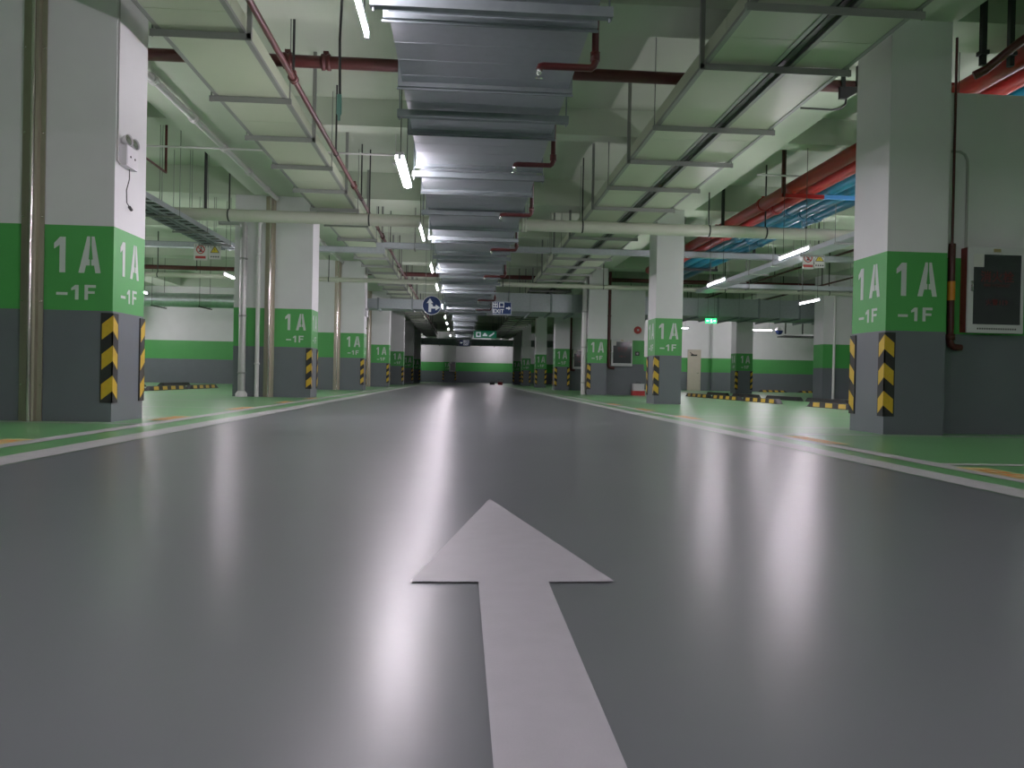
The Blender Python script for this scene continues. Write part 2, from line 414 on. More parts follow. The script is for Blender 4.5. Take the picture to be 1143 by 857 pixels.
# emergency lamps
def emergency(x, y, z, label, first=True):
    t = thing('emergency_lamp', label, 'emergency light', (x, y, z), 'twin-head emergency lamps on the left pillars')
    m = MB(); m.box(x, x + .075, y - .13, y + .13, z - .10, z + .10); m.box(x + .075, x + .078, y - .115, y + .115, z - .085, z + .085); m.build('battery_box', M['fixture'], t)
    for s in (-1, 1):
        m = MB(); cy = y + s * .075; cz = z + .155
        m.tube([(x + .04, cy, z + .09), (x + .04, cy, cz)], .012, 8)
        m.lathe([(0, -.05), (.03, -.045), (.05, -.01), (.058, .02), (.056, .03)], (x + .05, cy, cz), (1, -.25, .15), 16, 0)
        l = m.build('lamp_head', M['fixture'], t)
        g = MB(); g.lathe([(0, .026), (.03, .026), (.052, .02)], (x + .05, cy, cz), (1, -.25, .15), 16); g.build('lens', M['chrome'], l)
    for s in (-1, 1):
        m = MB(); m.lathe([(0, .006), (.012, .004), (.012, 0)], (x + .078, y + s * .05, z + .0), (1, 0, 0), 8); m.build('button', M['black'], t)
    m = MB(); m.tube([(x + .03, y + .04, z - .10), (x + .035, y + .03, z - .2), (x + .03, y - .02, z - .32), (x + .03, y - .01, z - .44), (x + .03, y + .05, z - .47)], .005, 6); m.tube([(x + .03, y + .05, z - .47), (x + .03, y + .10, z - .49)], .016, 8); m.build('power_cord', M['wire'], t)
    m = MB(); m.tube([(x + .012, y - .19, 4.2), (x + .012, y - .19, z - .07), (x + .012, y - .13, z - .09)], .009, 8); m.build('conduit', M['grey_pipe'], t)
emergency(-3.37, 7.86, 2.60, 'white twin-head emergency lamp on the lane side of the nearest left pillar')
emergency(-3.25, 25.95, 2.55, 'white twin-head emergency lamp on the third left pillar')

# ------------------------------------------------------------------ main duct over the lane
DX0, DX1, DZ = -.515, .805, 2.83
def duct(name, label, axis, a0, a1, c0, c1, z0, z1, pitch, first, mname, hpitch=2.0, hoff=0.0, hang=True, ext=.09):
    """rectangular duct along axis 'x' or 'y' from a0 to a1"""
    ctr = ((c0 + c1) / 2, (a0 + a1) / 2, z0) if axis == 'y' else ((a0 + a1) / 2, (c0 + c1) / 2, z0)
    t = thing(name, label, 'air duct', ctr)
    def B(m, s0, s1, u0, u1, za, zb, k=0):
        if axis == 'y': m.box(u0, u1, s0, s1, za, zb, k)
        else: m.box(s0, s1, u0, u1, za, zb, k)
    m = MB(); B(m, a0, a1, c0, c1, z0, z1)
    s = a0
    while s < a1 - .1:      # pressed cross seams of the sheet
        if pitch < 2:
            for q in (.25, .5, .75): B(m, s + pitch * q - .004, s + pitch * q + .004, c0, c1, z0 - .0015, z0, 0)
        s += pitch
    m.build('duct_body', M[mname], t)
    s = first; i = 0
    while s < a1:
        g = MB(); B(g, s - .035, s + .035, c0 - .035, c1 + .035, z0 - .035, z0); B(g, s - .035, s + .035, c0 - .035, c1 + .035, z1, z1 + .035)
        B(g, s - .035, s + .035, c0 - .035, c0, z0, z1); B(g, s - .035, s + .035, c1, c1 + .035, z0, z1)
        B(g, s - .006, s + .006, c0 - .045, c1 + .045, z0 - .05, z0 - .035)
        g.build('flange', M['galv_dark'], t)
        s += pitch
    if hang:
        s = first + hoff
        while s < a1:
            g = MB(); B(g, s - .03, s + .03, c0 - ext, c1 + ext, z0 - .075, z0 - .036)
            B(g, s - .03, s - .024, c0 - ext, c1 + ext, z0 - .036, z0 - .012)
            for u in (c0 - ext + .02, c1 + ext - .02):
                p = (u, s) if axis == 'y' else (s, u)
                g.tube([(p[0], p[1], z0 - .1), (p[0], p[1], topz(*p))], .007, 6)
            g.build('hanger', M['steel'] if mname != 'galv' else M['galv_dark'], t)
            s += hpitch
    return t
duct('main_air_duct', 'wide galvanised steel air duct hung above the lane, with cross flanges', 'y', .5, 28.6, DX0, DX1, DZ, DZ + .5, 1.16, 1.54, 'galv', 2.0, 1.23)
duct('narrow_air_duct', 'narrower far galvanised duct continuing the main duct over the lane', 'y', 29.6, 58, -.36, .50, DZ + .02, DZ + .42, 1.6, 30.2, 'galv', 3.2, .8)
duct('cross_air_duct', 'wide galvanised duct crossing the right side behind the third pillar', 'x', .88, 26.5, 27.0, 29.15, 2.86, 3.5, 1.5, 1.6, 'galv', 1.5, .75)
duct('cross_air_duct', 'small galvanised duct crossing from the main duct to the left pillars', 'x', -4.6, -.56, 27.4, 28.4, 2.88, 3.22, 1.2, -4.2, 'galv', 2.3, .5)
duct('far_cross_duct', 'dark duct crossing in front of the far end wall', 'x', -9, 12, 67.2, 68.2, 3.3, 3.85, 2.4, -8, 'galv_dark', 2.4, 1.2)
t = thing('round_duct', 'round silver foil duct crossing above the left parking bays', 'air duct', (-14, 27.6, 3.0))
m = MB(); m.tube([(-24.5 + i * .62, 27.8, 3.02) for i in range(33)], .24, 20, rr=[.24 if i % 2 else .25 for i in range(33)]); m.build('duct_body', M['silver'], t)
x = -23.5
while x < -5:
    g = MB(); g.bar((x, 27.2, 2.76), (x + .05, 28.4, 2.76), .05, .035)
    for yy in (27.25, 28.35): g.tube([(x, yy, 2.75), (x, yy, topz(x, yy))], .008, 6)
    g.build('hanger', M['black_steel'], t); x += 1.6

def nudge(ys): return [y + .2 if any(abs(y - q) < .14 for q in (8.9, 17.9, 26.6, 12.75)) else y for y in ys]
# board clad flat ducts
def flat_duct(label, x0, x1, z0, hx0, hx1, ys, post, hangers=True):
    t = thing('flat_duct', label, 'air duct', ((x0 + x1) / 2, 30, z0))
    m = MB(); ya = 1.0
    while ya < 62:          # boards butt-jointed every 3 m
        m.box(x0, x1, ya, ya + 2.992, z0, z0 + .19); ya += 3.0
    m.build('duct_body', M['board'], t)
    for s, xx in ((0, x0), (1, x1)):
        g = MB(); g.box(xx - .012 if not s else xx - .035, xx + .035 if not s else xx + .012, 1.0, 62, z0 - .006, z0 + .03); g.build('edge_rail', M['steel'], t)
    if hangers:
        for i, y in enumerate(ys):
            g = MB(); g.box(hx0, hx1, y - .022, y + .022, z0 - .055, z0 - .008)
            g.box(hx0, hx1, y - .022, y - .016, z0 - .075, z0 - .055)
            for j, xx in enumerate((hx0 + .02, hx1 - .02)):
                inner = (j == 1) == (post > 0)
                if inner and i % 2 == 0: g.box(xx - .022, xx + .022, y - .022, y + .022, z0 - .06, topz(xx, y))
                else: g.tube([(xx, y, z0 - .074), (xx, y, z0 + .22)], .009, 6); g.tube([(xx, y, z0 + .2), (xx, y, topz(xx, y))], .007, 6)
            g.build('hanger', M['steel'], t)
    return t
flat_duct('flat pale board-clad duct on steel hangers left of the main duct', -2.90, -2.11, 3.70, -2.97, -2.04, nudge([4.6, 6.05, 7.42, 9.12, 10.58, 12.0] + [13.5 + 1.5 * k for k in range(32)]), 1)
flat_duct('wider inner flat pale duct on the right, carrying the shared hangers', 2.38, 3.08, 3.70, 2.32, 3.88, nudge([4.85, 6.35, 7.6, 9.5, 11.0, 12.55] + [14.06 + 1.5 * k for k in range(32)]), -1)
flat_duct('narrower outer flat pale duct on the right, next to the pillar beam', 3.24, 3.82, 3.70, 0, 0, [], 0, False)
t = MB(); t.box(3.085, 3.235, 1, 62, 3.76, 3.80); t.box(3.13, 3.19, 1, 62, 3.715, 3.76)  # dark boxes painting the shade of the open gap between the ducts
tag(t.build('slot_shade_strip', M['black_steel']), 'dark strip painting the shade in the slot between the two right flat ducts', 'shade strip')

# ------------------------------------------------------------------ tube lights
def make_light(x, y, z, label, group, twin=False):
    t = thing('tube_light', label, 'tube light', (x, y, z), group)
    m = MB(); m.box(x - (.045 if twin else .014), x + (.045 if twin else .014), y - .61, y + .61, z + .026, z + .06); m.box(x - .015, x + .015, y - .62, y - .585, z - .02, z + .035); m.box(x - .015, x + .015, y + .585, y + .62, z - .02, z + .035)
    m.build('housing', M['fixture'], t)
    for o in ((-.032, .032) if twin else (0,)):
        m = MB(); m.tube([(x + o, y - .585, z), (x + o, y + .585, z)], .0125, 10); m.build('tube', M['tube'], t)
    m = MB()
    for s in (-.45, .45): m.tube([(x, y + s, z + .075), (x, y + s, topz(x, y + s))], .005, 6)
    m.build('suspension_wire', M['wire'], t)
    return t
CY = [-15, -11.2, -7.2, -3.25, .75, 4.7, 8.65, 12.5, 16.5, 20.0, 25.3, 29.8, 33.2, 37.2, 43]
base = make_light(-.69, CY[5], 2.81, 'nearest lit tube light in view, hung along the left edge of the main duct', 'tube lights along the main duct')
for k, y in enumerate(CY[:5]): copy_tree(base, (-.69, y, 2.81), f'{ORD[4 - k]} tube light in the row behind the camera, left of the main duct line')
make_light(-.69, 8.65, 2.76, 'twin-tube lit lamp, second in the row left of the main duct', 'tube lights along the main duct', True)
CY.remove(8.65)
for k, y in enumerate(CY[6:]): copy_tree(base, (-.69, y, 2.81), f'{ORD[k + 2]} lit tube light in the row hung along the left edge of the main duct')
low = high = None
def row(x, z, ys, text, group, rotz=0):
    global low, high
    for k, y in enumerate(ys):
        lb = f'{ORD[k]} lit tube light {text}' if len(ys) > 1 else f'lit tube light {text}'
        src = low if z < 3 else high
        if src is None:
            src = make_light(x, y, z, lb, group); src.rotation_euler = (0, 0, rotz)
            if z < 3: low = src
            else: high = src
        else: copy_tree(src, (x, y, z), lb, group, rotz)
row(-5.45, 2.74, [10.3, -2.5, -6.5], 'over the left bays, out of the photographed view', 'tube lights over the left bays')
row(-5.45, 2.74, [18.5], 'just left of the grey downpipe on the left pillar', 'tube lights over the left bays')
row(5.66, 2.74, [12.9, 16.95, 21], 'over the bays between the first two right pillars', 'tube lights over the right bays')
row(5.66, 2.74, [9.0, .9, -3.1, -7.1], 'over the right bays, out of the photographed view', 'tube lights over the right bays')
row(9.4, 2.74, [20.35], 'deep in the right area, beside the plain wide pillar', 'tube lights deep in the right area')
row(9.4, 2.74, [16.3, 12.3, 9.0], 'deep in the right area, hidden behind the nearest right pillar', 'tube lights deep in the right area')
row(-9.1, 2.74, [22.2], 'seen at the right edge of the nearest left pillar', 'tube lights deep in the left area')
row(-9.1, 2.74, [14.0, 18.0], 'deep in the left area, hidden behind the nearest left pillar', 'tube lights deep in the left area')
row(-14.0, 2.74, [18, 22, 25.18, 30, 33], 'in the outermost row of the left parking area', 'tube lights deep in the left area')
row(-18.5, 2.74, [20, 25.18, 31], 'added unseen by the left outer wall to brighten the bays', 'tube lights deep in the left area')  # extra row out of view, added to brighten the left bays
row(16.05, 3.36, [40.5], 'lying crosswise in front of the pale right back wall', 'tube lights deep in the right area', PI / 2)
row(11.65, 3.42, [41.2], 'near the cream door in the right back wall', 'tube lights deep in the right area', PI / 2)
row(6.0, 2.74, [46.0], 'far behind the fourth right pillar', 'tube lights deep in the right area')
row(-4.6, 3.4, [69.9], 'added unseen to brighten the left part of the end wall', 'unseen tube lights added for the end wall', PI / 2)  # added tube kept out of sight behind the far duct to light the wall
row(20.5, 2.74, [32, 38], 'hidden far right behind the plain pillar', 'tube lights deep in the right area')
row(3.0, 3.4, [69.9], 'added unseen to brighten the far end wall', 'unseen tube lights added for the end wall', PI / 2)  # second unseen tube added to even out the end wall brightness

# ------------------------------------------------------------------ pipes
def pipe(name, label, path, r, mname, cat='pipe', hangs=(), couplings=(), seg=14, hm='black_steel', group=None, hw=.012):
    t = thing(name, label, cat, path[0], group)
    m = MB(); m.tube(path, r, seg); m.build('pipe', M[mname], t)
    a, b = Vector(path[0]), Vector(path[-1]); d = (b - a).normalized()
    for u in couplings:
        p = a.lerp(b, u); g = MB(); kk = .05 if p.z + r + .05 < topz(p.x, p.y) else .003
        g.lathe([(r, -.05), (r + .022, -.05), (r + .022, -.015), (r + .012, -.01), (r + .012, .01), (r + .022, .015), (r + .022, .05), (r, .05)], p, d, 14)
        g.box(p.x - .03, p.x + .03, p.y - .03, p.y + .03, p.z + r, p.z + r + kk)
        g.build('coupling', M[mname], t)
    for u in hangs:
        p = a.lerp(b, u); g = MB()
        g.lathe([(r, -.015), (r + .008, -.015), (r + .008, .015), (r, .015)], p, d, 14)
        g.box(p.x - hw, p.x + hw, p.y - hw, p.y + hw, p.z + r, topz(p.x, p.y)); g.build('hanger', M[hm], t)
    return t
fr = lambda n, o=.5: [(i + o) / n for i in range(n)]
pipe('sprinkler_main', 'dark red sprinkler pipe crossing behind the nearest pillars', [(-11.9, 8.9, 4.05), (5.25, 8.9, 4.05)], .07, 'red_pipe', hangs=(.2, .53, .69, .87), couplings=(.545, .575, .60))
pipe('sprinkler_main', 'dark red sprinkler pipe crossing behind the second pillars', [(-11.9, 17.9, 4.05), (5.25, 17.9, 4.05)], .07, 'red_pipe', hangs=(.2, .53, .69, .87), couplings=(.57,))
pipe('sprinkler_main', 'dark red sprinkler pipe crossing behind the third pillars', [(-24, 26.6, 4.0), (14.2, 26.6, 4.0)], .075, 'red_pipe', hangs=fr(14), couplings=(.57, .97))
pipe('sprinkler_branch', 'thin dark red pipe running beside the left flat duct', [(-1.955, 1.5, 3.82), (-1.955, 60, 3.82)], .032, 'red_pipe', hangs=fr(20), couplings=fr(12))
pipe('cream_cross_pipe', 'thick cream pipe crossing under the ducts before the second pillars', [(-11.5, 15.0, 3.50), (11.5, 15.0, 3.50)], .115, 'cream_pipe', hangs=(.14, .305, .42, .60, .71, .76, .86), couplings=(.48, .55))
pipe('cream_cross_pipe', 'thinner cream pipe crossing before the third pillars', [(-24, 24.6, 3.50), (26, 24.6, 3.50)], .072, 'cream_pipe', hangs=(.05, .13, .21, .29, .37, .395, .505, .57, .65, .72, .8, .88, .96), couplings=(.4, .62))
pipe('conduit', 'pale conduit clipped under the left pillar beam between the first two pillars', [(-3.97, 8.39, 4.185), (-3.97, 16.55, 4.185)], .045, 'white_pipe', couplings=(.2, .38, .56, .74, .9))
pipe('conduit', 'pale conduit under the left pillar beam beyond the downpipe pillar', [(-3.97, 17.39, 4.185), (-3.97, 25.55, 4.185)], .045, 'white_pipe', couplings=(.2, .38, .56, .74, .9))
pipe('conduit', 'thin white conduit crossing the ceiling on the left with a lamp cone', [(-11.8, 12.75, 4.12), (-1.05, 12.75, 4.12)], .016, 'white_pipe', hangs=(.3, .99), seg=8, hm='white_pipe', hw=.006)
t = MB(); t.lathe([(0, .12), (.03, .12), (.10, 0), (.09, 0), (0, .05)], (-1.1, 12.6, 3.9), (.5, 0, 1), 16); t.tube([(-1.1, 12.68, 3.98), (-1.1, 12.75, 4.12)], .01, 6)
tag(t.build('ceiling_horn', M['fixture']), 'small pale horn hanging at the end of the thin white conduit', 'horn')
pipe('conduit', 'thin white conduit crossing the ceiling right of the pillar beam', [(5.1, 13.22, 4.16), (8.8, 13.22, 4.16)], .016, 'white_pipe', hangs=(.7, .95), seg=8, hw=.008)
pipe('branch_pipe', 'thin brown pipe running lengthwise over the right bays, inner one', [(9.5, 10, 3.8), (9.5, 36, 3.8)], .03, 'red_pipe', hangs=fr(9), seg=10)
pipe('branch_pipe', 'thin brown pipe running lengthwise over the right bays, outer one', [(11.9, 14, 3.8), (11.9, 42, 3.8)], .03, 'red_pipe', hangs=fr(9), seg=10)
pipe('branch_pipe', 'thin brown pipe crossing high in the right area before the back wall', [(6, 33, 3.70), (26, 33, 3.70)], .035, 'red_pipe', hangs=fr(8), seg=10)
t = thing('pipe_bracket', 'black bracket holding the red sprinkler pipe under the beam by the nearest right pillar', 'bracket', (4.5, 8.9, 4.1))
m = MB(); m.box(4.40, 4.44, 8.80, 8.84, 3.93, 4.265); m.box(4.58, 4.62, 8.80, 8.84, 3.98, 4.265); m.plate([(4.36, 3.86), (4.44, 3.86), (4.62, 3.97), (4.62, 4.0), (4.36, 4.0)], (0, 8.82, 0), (1, 0, 0), (0, 0, 1), (0, -1, 0), .05); m.build('bracket_body', M['black_steel'], t)
m = MB(); m.tube([(4.45, 8.80, 3.88), (4.44, 8.80, 3.80), (4.38, 8.80, 3.75), (4.28, 8.80, 3.73), (3.9, 8.8, 3.735)], .012, 8); m.build('looped_cable', M['wire'], t)
# u-shaped drop frame left
pipe('pipe_bracket', 'brown U-shaped pipe drop hanging high over the left bays', [(-4.88, 11.7, 4.85), (-4.88, 11.7, 3.76), (-4.88, 12.9, 3.74), (-4.88, 12.9, 4.85)], .022, 'red_pipe', seg=8)
pipe('pipe_bracket', 'dark hanging post over the left bays beside the cream pipe', [(-4.75, 14.45, 3.5), (-4.75, 14.45, 4.85)], .03, 'black_steel', seg=8)
# sprinkler drops
for k, (y, xe) in enumerate([(5.4, .50), (7.9, .50), (10.35, .48), (13.2, .46), (16.7, .45), (21.9, .42), (25.0, .42)]):
    t = thing('sprinkler_drop', f'{ORD[k]} red sprinkler arm reaching under the right side of the main duct', 'sprinkler', (.9, y, 2.7), 'sprinkler arms under the main duct')
    m = MB(); m.tube([(.895, y, topz(.9, y))] + [(.895, y, 2.74)] + [(.885, y, 2.715), (.865, y, 2.70)] + [(xe + .03, y, 2.70), (xe + .008, y, 2.695), (xe, y, 2.67)], .026, 10)
    m.lathe([(.026, -.03), (.036, -.03), (.036, .03), (.026, .03)], (.895, y, 2.78), (0, 0, 1), 10); m.build('arm', M['sprink'], t)
    m = MB(); m.lathe([(.018, 0), (.018, -.03), (.008, -.035), (.008, -.055), (.028, -.058), (.028, -.062), (0, -.064)], (xe, y, 2.672), (0, 0, 1), 10); m.build('sprinkler_head', M['chrome'], t)

# rack of red and teal mains on the right
def rack():
    spec = [(5.84, .115, 'red_main', 'outermost lane-side red main pipe in the right ceiling rack'), (6.2, .10, 'red_main', 'second red main pipe, beside the teal pipes in the rack'),
            (6.56, .10, 'teal', 'teal main pipe next to the red pipes in the rack'), (6.94, .10, 'teal', 'middle teal main pipe in the right ceiling rack'), (7.32, .10, 'teal', 'teal main pipe farthest from the lane in the rack')]
    for x, r, mn, lb in spec:
        pipe('main_pipe', lb, [(x, 2.5, 4.0 - .11 + r), (x, 24.0 + (x - 5.8) * 1.0, 4.0 - .11 + r)], r, mn, couplings=(.30, .57, .70), seg=18, group='red and teal mains in the right ceiling rack')
    for i, y in enumerate((4.6, 7.2, 10.4, 13.4, 16.6, 19.6, 22.6)):
        lb = f'{ORD[i]} cross bracket carrying the red and teal main pipes'
        t = thing('pipe_rack_bracket', lb, 'bracket', (6.5, y, 3.83), 'brackets under the red and teal mains')
        g = MB(); hot = i == 3
        g.box(5.62, 6.4, y - .03, y + .03, 3.82, 3.885, 0); g.box(6.4, 7.58, y - .03, y + .03, 3.82, 3.885, 1); g.build('cross_bar', [M['red_main'], M['blue_bar']] if hot else [M['black_steel'], M['black_steel']], t)
        for xx in (5.66, 7.53):
            g = MB(); g.box(xx - .03, xx + .03, y - .03, y + .03, 3.83, topz(xx, y)); g.build('post', M['red_pipe'] if hot else M['black_steel'], t)
rack()
# red pipe elbow high above the near hydrant wall
pipe('elbow_pipe', 'dark red pipe bending upward above the near hydrant wall', [(5.12, 7.5, 3.66), (5.2, 7.45, 3.70), (5.45, 7.3, 3.93)] + [(5.52, 7.2, 3.98), (5.58, 7.12, 3.985), (5.68, 6.98, 3.985)], .045, 'red_pipe', seg=12)
for x, lb in ((5.13, 'slim dark post beside the top of the nearest right pillar'), (5.42, 'thicker dark post holding the bent red pipe above the near wall')):
    g = MB(); g.box(x - .025, x + .025, 7.36, 7.41, 3.72, 4.85); g.box(x - .04, x + .04, 7.34, 7.43, 3.82, 3.86); tag(g.build('hanging_post', M['black_steel']), lb, 'post')
# pipe beside nearest right pillar
t = thing('riser_pipe', 'red-brown riser in the corner between nearest right pillar and hydrant wall', 'pipe', (5.165, 7.86, 0))
m = MB(); m.tube([(5.165, 7.85, 2.0), (5.165, 7.85, 4.2)], .014, 8); m.build('thin_pipe', M['red_pipe'], t)
m = MB(); m.tube([(5.165, 7.85, 2.02), (5.165, 7.85, 1.0), (5.175, 7.85, .95), (5.21, 7.85, .925), (5.29, 7.85, .92)], .036, 12); m.lathe([(.036, -.03), (.05, -.03), (.05, .03), (.036, .03)], (5.165, 7.85, 1.03), (0, 0, 1), 12); m.build('thick_pipe', M['red_pipe'], t)
m = MB(); m.tube([(5.165, 7.848, 1.42), (5.165, 7.848, 1.62)], .038, 12); m.build('orange_band', M['orange_mark'], t)
t = pipe('conduit', 'thin grey conduit dropping into the large hydrant cabinet', [(5.18, 7.915, 3.02), (5.27, 7.915, 3.02), (5.325, 7.915, 2.99), (5.355, 7.915, 2.93), (5.36, 7.915, 2.85), (5.36, 7.915, 1.99)], .014, 'grey_pipe', seg=8)
for x, y, ztop, lb in ((4.99, 26.0, 3.65, 'dark red riser pipe left of the hydrant cabinet behind the second right pillar'), (4.96, 35.0, 3.65, 'dark red riser pipe beside the small cabinet behind the fourth right pillar')):
    t = thing('riser_pipe', lb, 'pipe', (x, y, 0))
    m = MB(); m.tube([(x, y, 4.2), (x, y, 1.0), (x + .03, y, .94), (x + .2, y, .92)], .055, 12); m.build('pipe', M['red_pipe'], t)
    for z in (1.5, 2.7): clamp_ring(t, x, y, z, .055, M['red_pipe'])

# ------------------------------------------------------------------ cable trays
def cable_tray(label, pts, w=.22, h=.09, mname='galv', hang=1.5, cross=.3, pan=False):
    """open ladder tray along straight axis-aligned run"""
    a, b = Vector(pts[0]), Vector(pts[1]); d = (b - a); L = d.length; d.normalize(); n = Vector((0, 0, 1)).cross(d)
    t = thing('cable_tray', label, 'cable tray', tuple(a))
    m = MB(); k = 0
    for s in (-1, 1):
        o = n * s * w / 2
        m.bar(a + o + Vector((0, 0, h / 2)), b + o + Vector((0, 0, h / 2)), .012, h)
    if pan: m.bar(a - Vector((0, 0, .004)), b - Vector((0, 0, .004)), w, .008)
    while not pan and k * cross < L: m.bar(a + d * (k * cross) + n * w / 2, a + d * (k * cross) - n * w / 2, .03, .02); k += 1
    m.build('ladder_body', M[mname], t)
    for s in (-.3, -.1, .1, .3):
        m = MB(); m.tube([a + n * s * w + Vector((0, 0, .03)), b + n * s * w + Vector((0, 0, .03))], .018, 6); m.build('cable', M['wire'], t)
    s = hang / 3
    while s < L:
        g = MB(); p = a + d * s
        g.bar(p + n * (w / 2 + .05) - Vector((0, 0, .03)), p - n * (w / 2 + .05) - Vector((0, 0, .03)), .03, .03)
        for q in (1, -1): e = p + n * q * (w / 2 + .035); g.tube([e - Vector((0, 0, .05)), (e.x, e.y, topz(e.x, e.y))], .007, 6)
        g.build('hanger', M['steel'], t); s += hang
    return t
AVOID = ((-3.0, -1.85), (-.7, 1.0), (2.2, 3.95), (5.55, 7.7))
def trunk(label, x0, x1, y, z, h=.11, w=.2):
    t = thing('cable_trunking', label, 'cable tray', ((x0 + x1) / 2, y, z))
    m = MB(); m.box(x0, x1, y, y + w, z, z + h); m.build('trunk_body', M['galv'], t)
    m = MB(); m.box(x0, x1, y - .012, y + w + .012, z + h, z + h + .012); m.build('lid', M['galv_dark'], t)
    x = x0 + .7 - 1.6
    while x + 1.6 < x1:
        x += 1.6
        if any(p < x < q for p, q in AVOID): continue
        g = MB(); g.box(x - .02, x + .02, y - .05, y + w + .05, z - .035, z)
        for q in (y - .03, y + w + .03): g.tube([(x, q, z - .05), (x, q, topz(x, q))], .007, 6)
        g.build('hanger', M['steel'], t)
    return t
trunk('grey steel cable trunking crossing behind the second pillars, left of the lane', -11.5, -2.05, 18.1, 3.36)
trunk('raised grey steel trunking crossing over the lane behind the second pillars', -1.86, 11.2, 18.1, 3.49)
g = MB(); g.box(-2.05, -1.86, 18.1, 18.3, 3.36, 3.60); tag(g.build('trunking_step', M['galv']), 'short upright piece joining the low and raised cable trunking', 'cable tray')
cable_tray('steel ladder cable tray over the left bays, nearer the lane', [(-5.2, 9, 3.27), (-5.2, 17.9, 3.27)], .24, .09, 'galv')
cable_tray('steel ladder cable tray over the left bays, farther from the lane', [(-5.55, 9, 3.27), (-5.55, 17.9, 3.27)], .24, .09, 'galv_dark')
cable_tray('steel ladder cable tray over the right bays with warning signs beneath', [(7.42, 11, 3.27), (7.42, 23.5, 3.27)], .42, .09, 'galv', pan=True)
trunk('grey cable trunking crossing deep over the right bays', 7.7, 12.2, 22.2, 3.3)
# black tray at the far right wall
t = thing('wall_bracket_shelf', 'black underside shelf with frame posts before the right back wall', 'bracket', (19, 41, 3.0))
m = MB(); m.box(17.4, 20.2, 40.6, 41.6, 3.05, 3.12); m.build('deck', M['black_steel'], t)
m = MB(); m.box(17.4, 20.2, 40.58, 40.62, 3.12, 3.2); m.build('front_rail', M['fixture'], t)
for x in (17.45, 18.4, 19.3, 20.15): g = MB(); g.box(x - .03, x + .03, 40.6, 40.66, 3.1, SLAB); g.build('post', M['black_steel'], t)
t = thing('dome_camera', 'dark blue dome security camera hanging before the right back wall', 'camera', (17.0, 40.4, 3.2))
m = MB(); m.tube([(17.0, 40.4, 4.85), (17.0, 40.4, 3.5)], .03, 10); m.build('pole', M['fixture'], t)
m = MB(); m.lathe([(0, .12), (.16, .1), (.22, 0), (.22, -.06)], (17.0, 40.4, 3.42), (0, 0, 1), 20); m.build('housing', M['fixture'], t)
m = MB(); m.lathe([(.2, 0), (.19, -.1), (.13, -.2), (0, -.24)], (17.0, 40.4, 3.36), (0, 0, 1), 20); m.build('dome', M['dome_blue'], t)

# hanging cable
t = thing('hanging_cable', 'loose black cable with a green plug hanging left of the main duct', 'cable', (-1.13, 7.0, 4.85))
m = MB(); m.tube([(-1.13, 7, 4.85), (-1.125, 7, 4.2), (-1.15, 7, 3.5), (-1.14, 7, 3.0)], .012, 8); m.build('cable', M['wire'], t)
m = MB(); m.lathe([(0, .17), (.022, .17), (.024, 0), (.012, -.02), (.012, -.06), (0, -.06)], (-1.145, 7, 2.84), (0, 0, 1), 10); m.build('plug', M['plug'], t)

# ------------------------------------------------------------------ hydrant cabinets
def cabinet(x0, y, z0, label, w=.70, h=.90, first=False):
    y -= .003
    t = thing('hydrant_cabinet', label, 'fire cabinet', (x0 + w / 2, y, z0), 'fire hydrant cabinets')
    D = .12; yf = y - D
    m = MB(); m.box(x0, x0 + w, yf + .012, y, z0, z0 + h); m.build('housing', M['cab_red'], t)
    m = MB(); fw = .055
    gx0, gx1, gz0, gz1 = x0 + fw, x0 + w - fw + .03, z0 + .085, z0 + h - .075
    m.box(x0 - .004, gx0, yf - .012, yf + .012, z0 - .004, z0 + h + .004); m.box(gx1, x0 + w + .004, yf - .012, yf + .012, z0 - .004, z0 + h + .004)
    m.box(gx0, gx1, yf - .012, yf + .012, z0 - .004, gz0); m.box(gx0, gx1, yf - .012, yf + .012, gz1, z0 + h + .004)
    dr = m.build('door', M['cab_white'], t)
    m = MB(); m.box(gx0, gx1, yf - .004, yf + .004, gz0, gz1); gl = m.build('glass', M['glass_dark'], dr)
    cx = (gx0 + gx1) / 2; U_, W_, N_ = (1, 0, 0), (0, 0, 1), (0, -1, 0)
    text_mesh('red_title', '消火栓', .125, M['red_text'], gl, (cx, yf - .005, gz0 + .46), U_, W_, N_, bold=.002)
    text_mesh('red_subtitle', 'FIRE HYDRANT', .042, M['red_text'], gl, (cx, yf - .005, gz0 + .40), U_, W_, N_, bold=.0005)
    text_mesh('red_notice', '火警119', .07, M['red_text'], gl, (cx, yf - .005, gz0 + .21), U_, W_, N_, bold=.001)
    m = MB(); m.box(x0 + .05, x0 + .165, yf - .016, yf - .004, gz1 - .135, gz1 + .005); m.build('paper_notice', M['paper'], dr)
    m = MB(); m.box(x0 + .018, x0 + .046, yf - .03, yf - .012, z0 + h * .48, z0 + h * .6); m.tube([(x0 + .032, yf - .03, z0 + h * .5), (x0 + .032, yf - .042, z0 + h * .54), (x0 + .032, yf - .03, z0 + h * .58)], .006, 8); m.build('door_handle', M['chrome'], dr)
    m = MB(); m.box(cx - .05, cx + .03, yf - .015, yf - .012, z0 + h - .05, z0 + h - .015); m.build('brass_plate', M['gold'], dr)
    m = MB(); xx = gx0 + .05
    while xx < gx1 - .04:
        m.box(xx, xx + .016, yf - .0135, yf - .012, z0 + .03, z0 + .048); xx += .026
    m.build('small_print', M['black_text'], dr)
    return t
cabinet(5.315, 7.925, 1.085, 'large white-framed fire hydrant cabinet beside the nearest right pillar', .61)
cabinet(5.08, 26.12, 1.0, 'white-framed fire hydrant cabinet on the wall behind the second right pillar', .72, .9)
cabinet(5.06, 35.1, 1.0, 'narrow-looking distant hydrant cabinet behind the fourth right pillar', .66, .9)
cabinet(-1.15, 70.6, 1.0, 'small hydrant cabinet on the pillar of the far end wall', .55, .95)
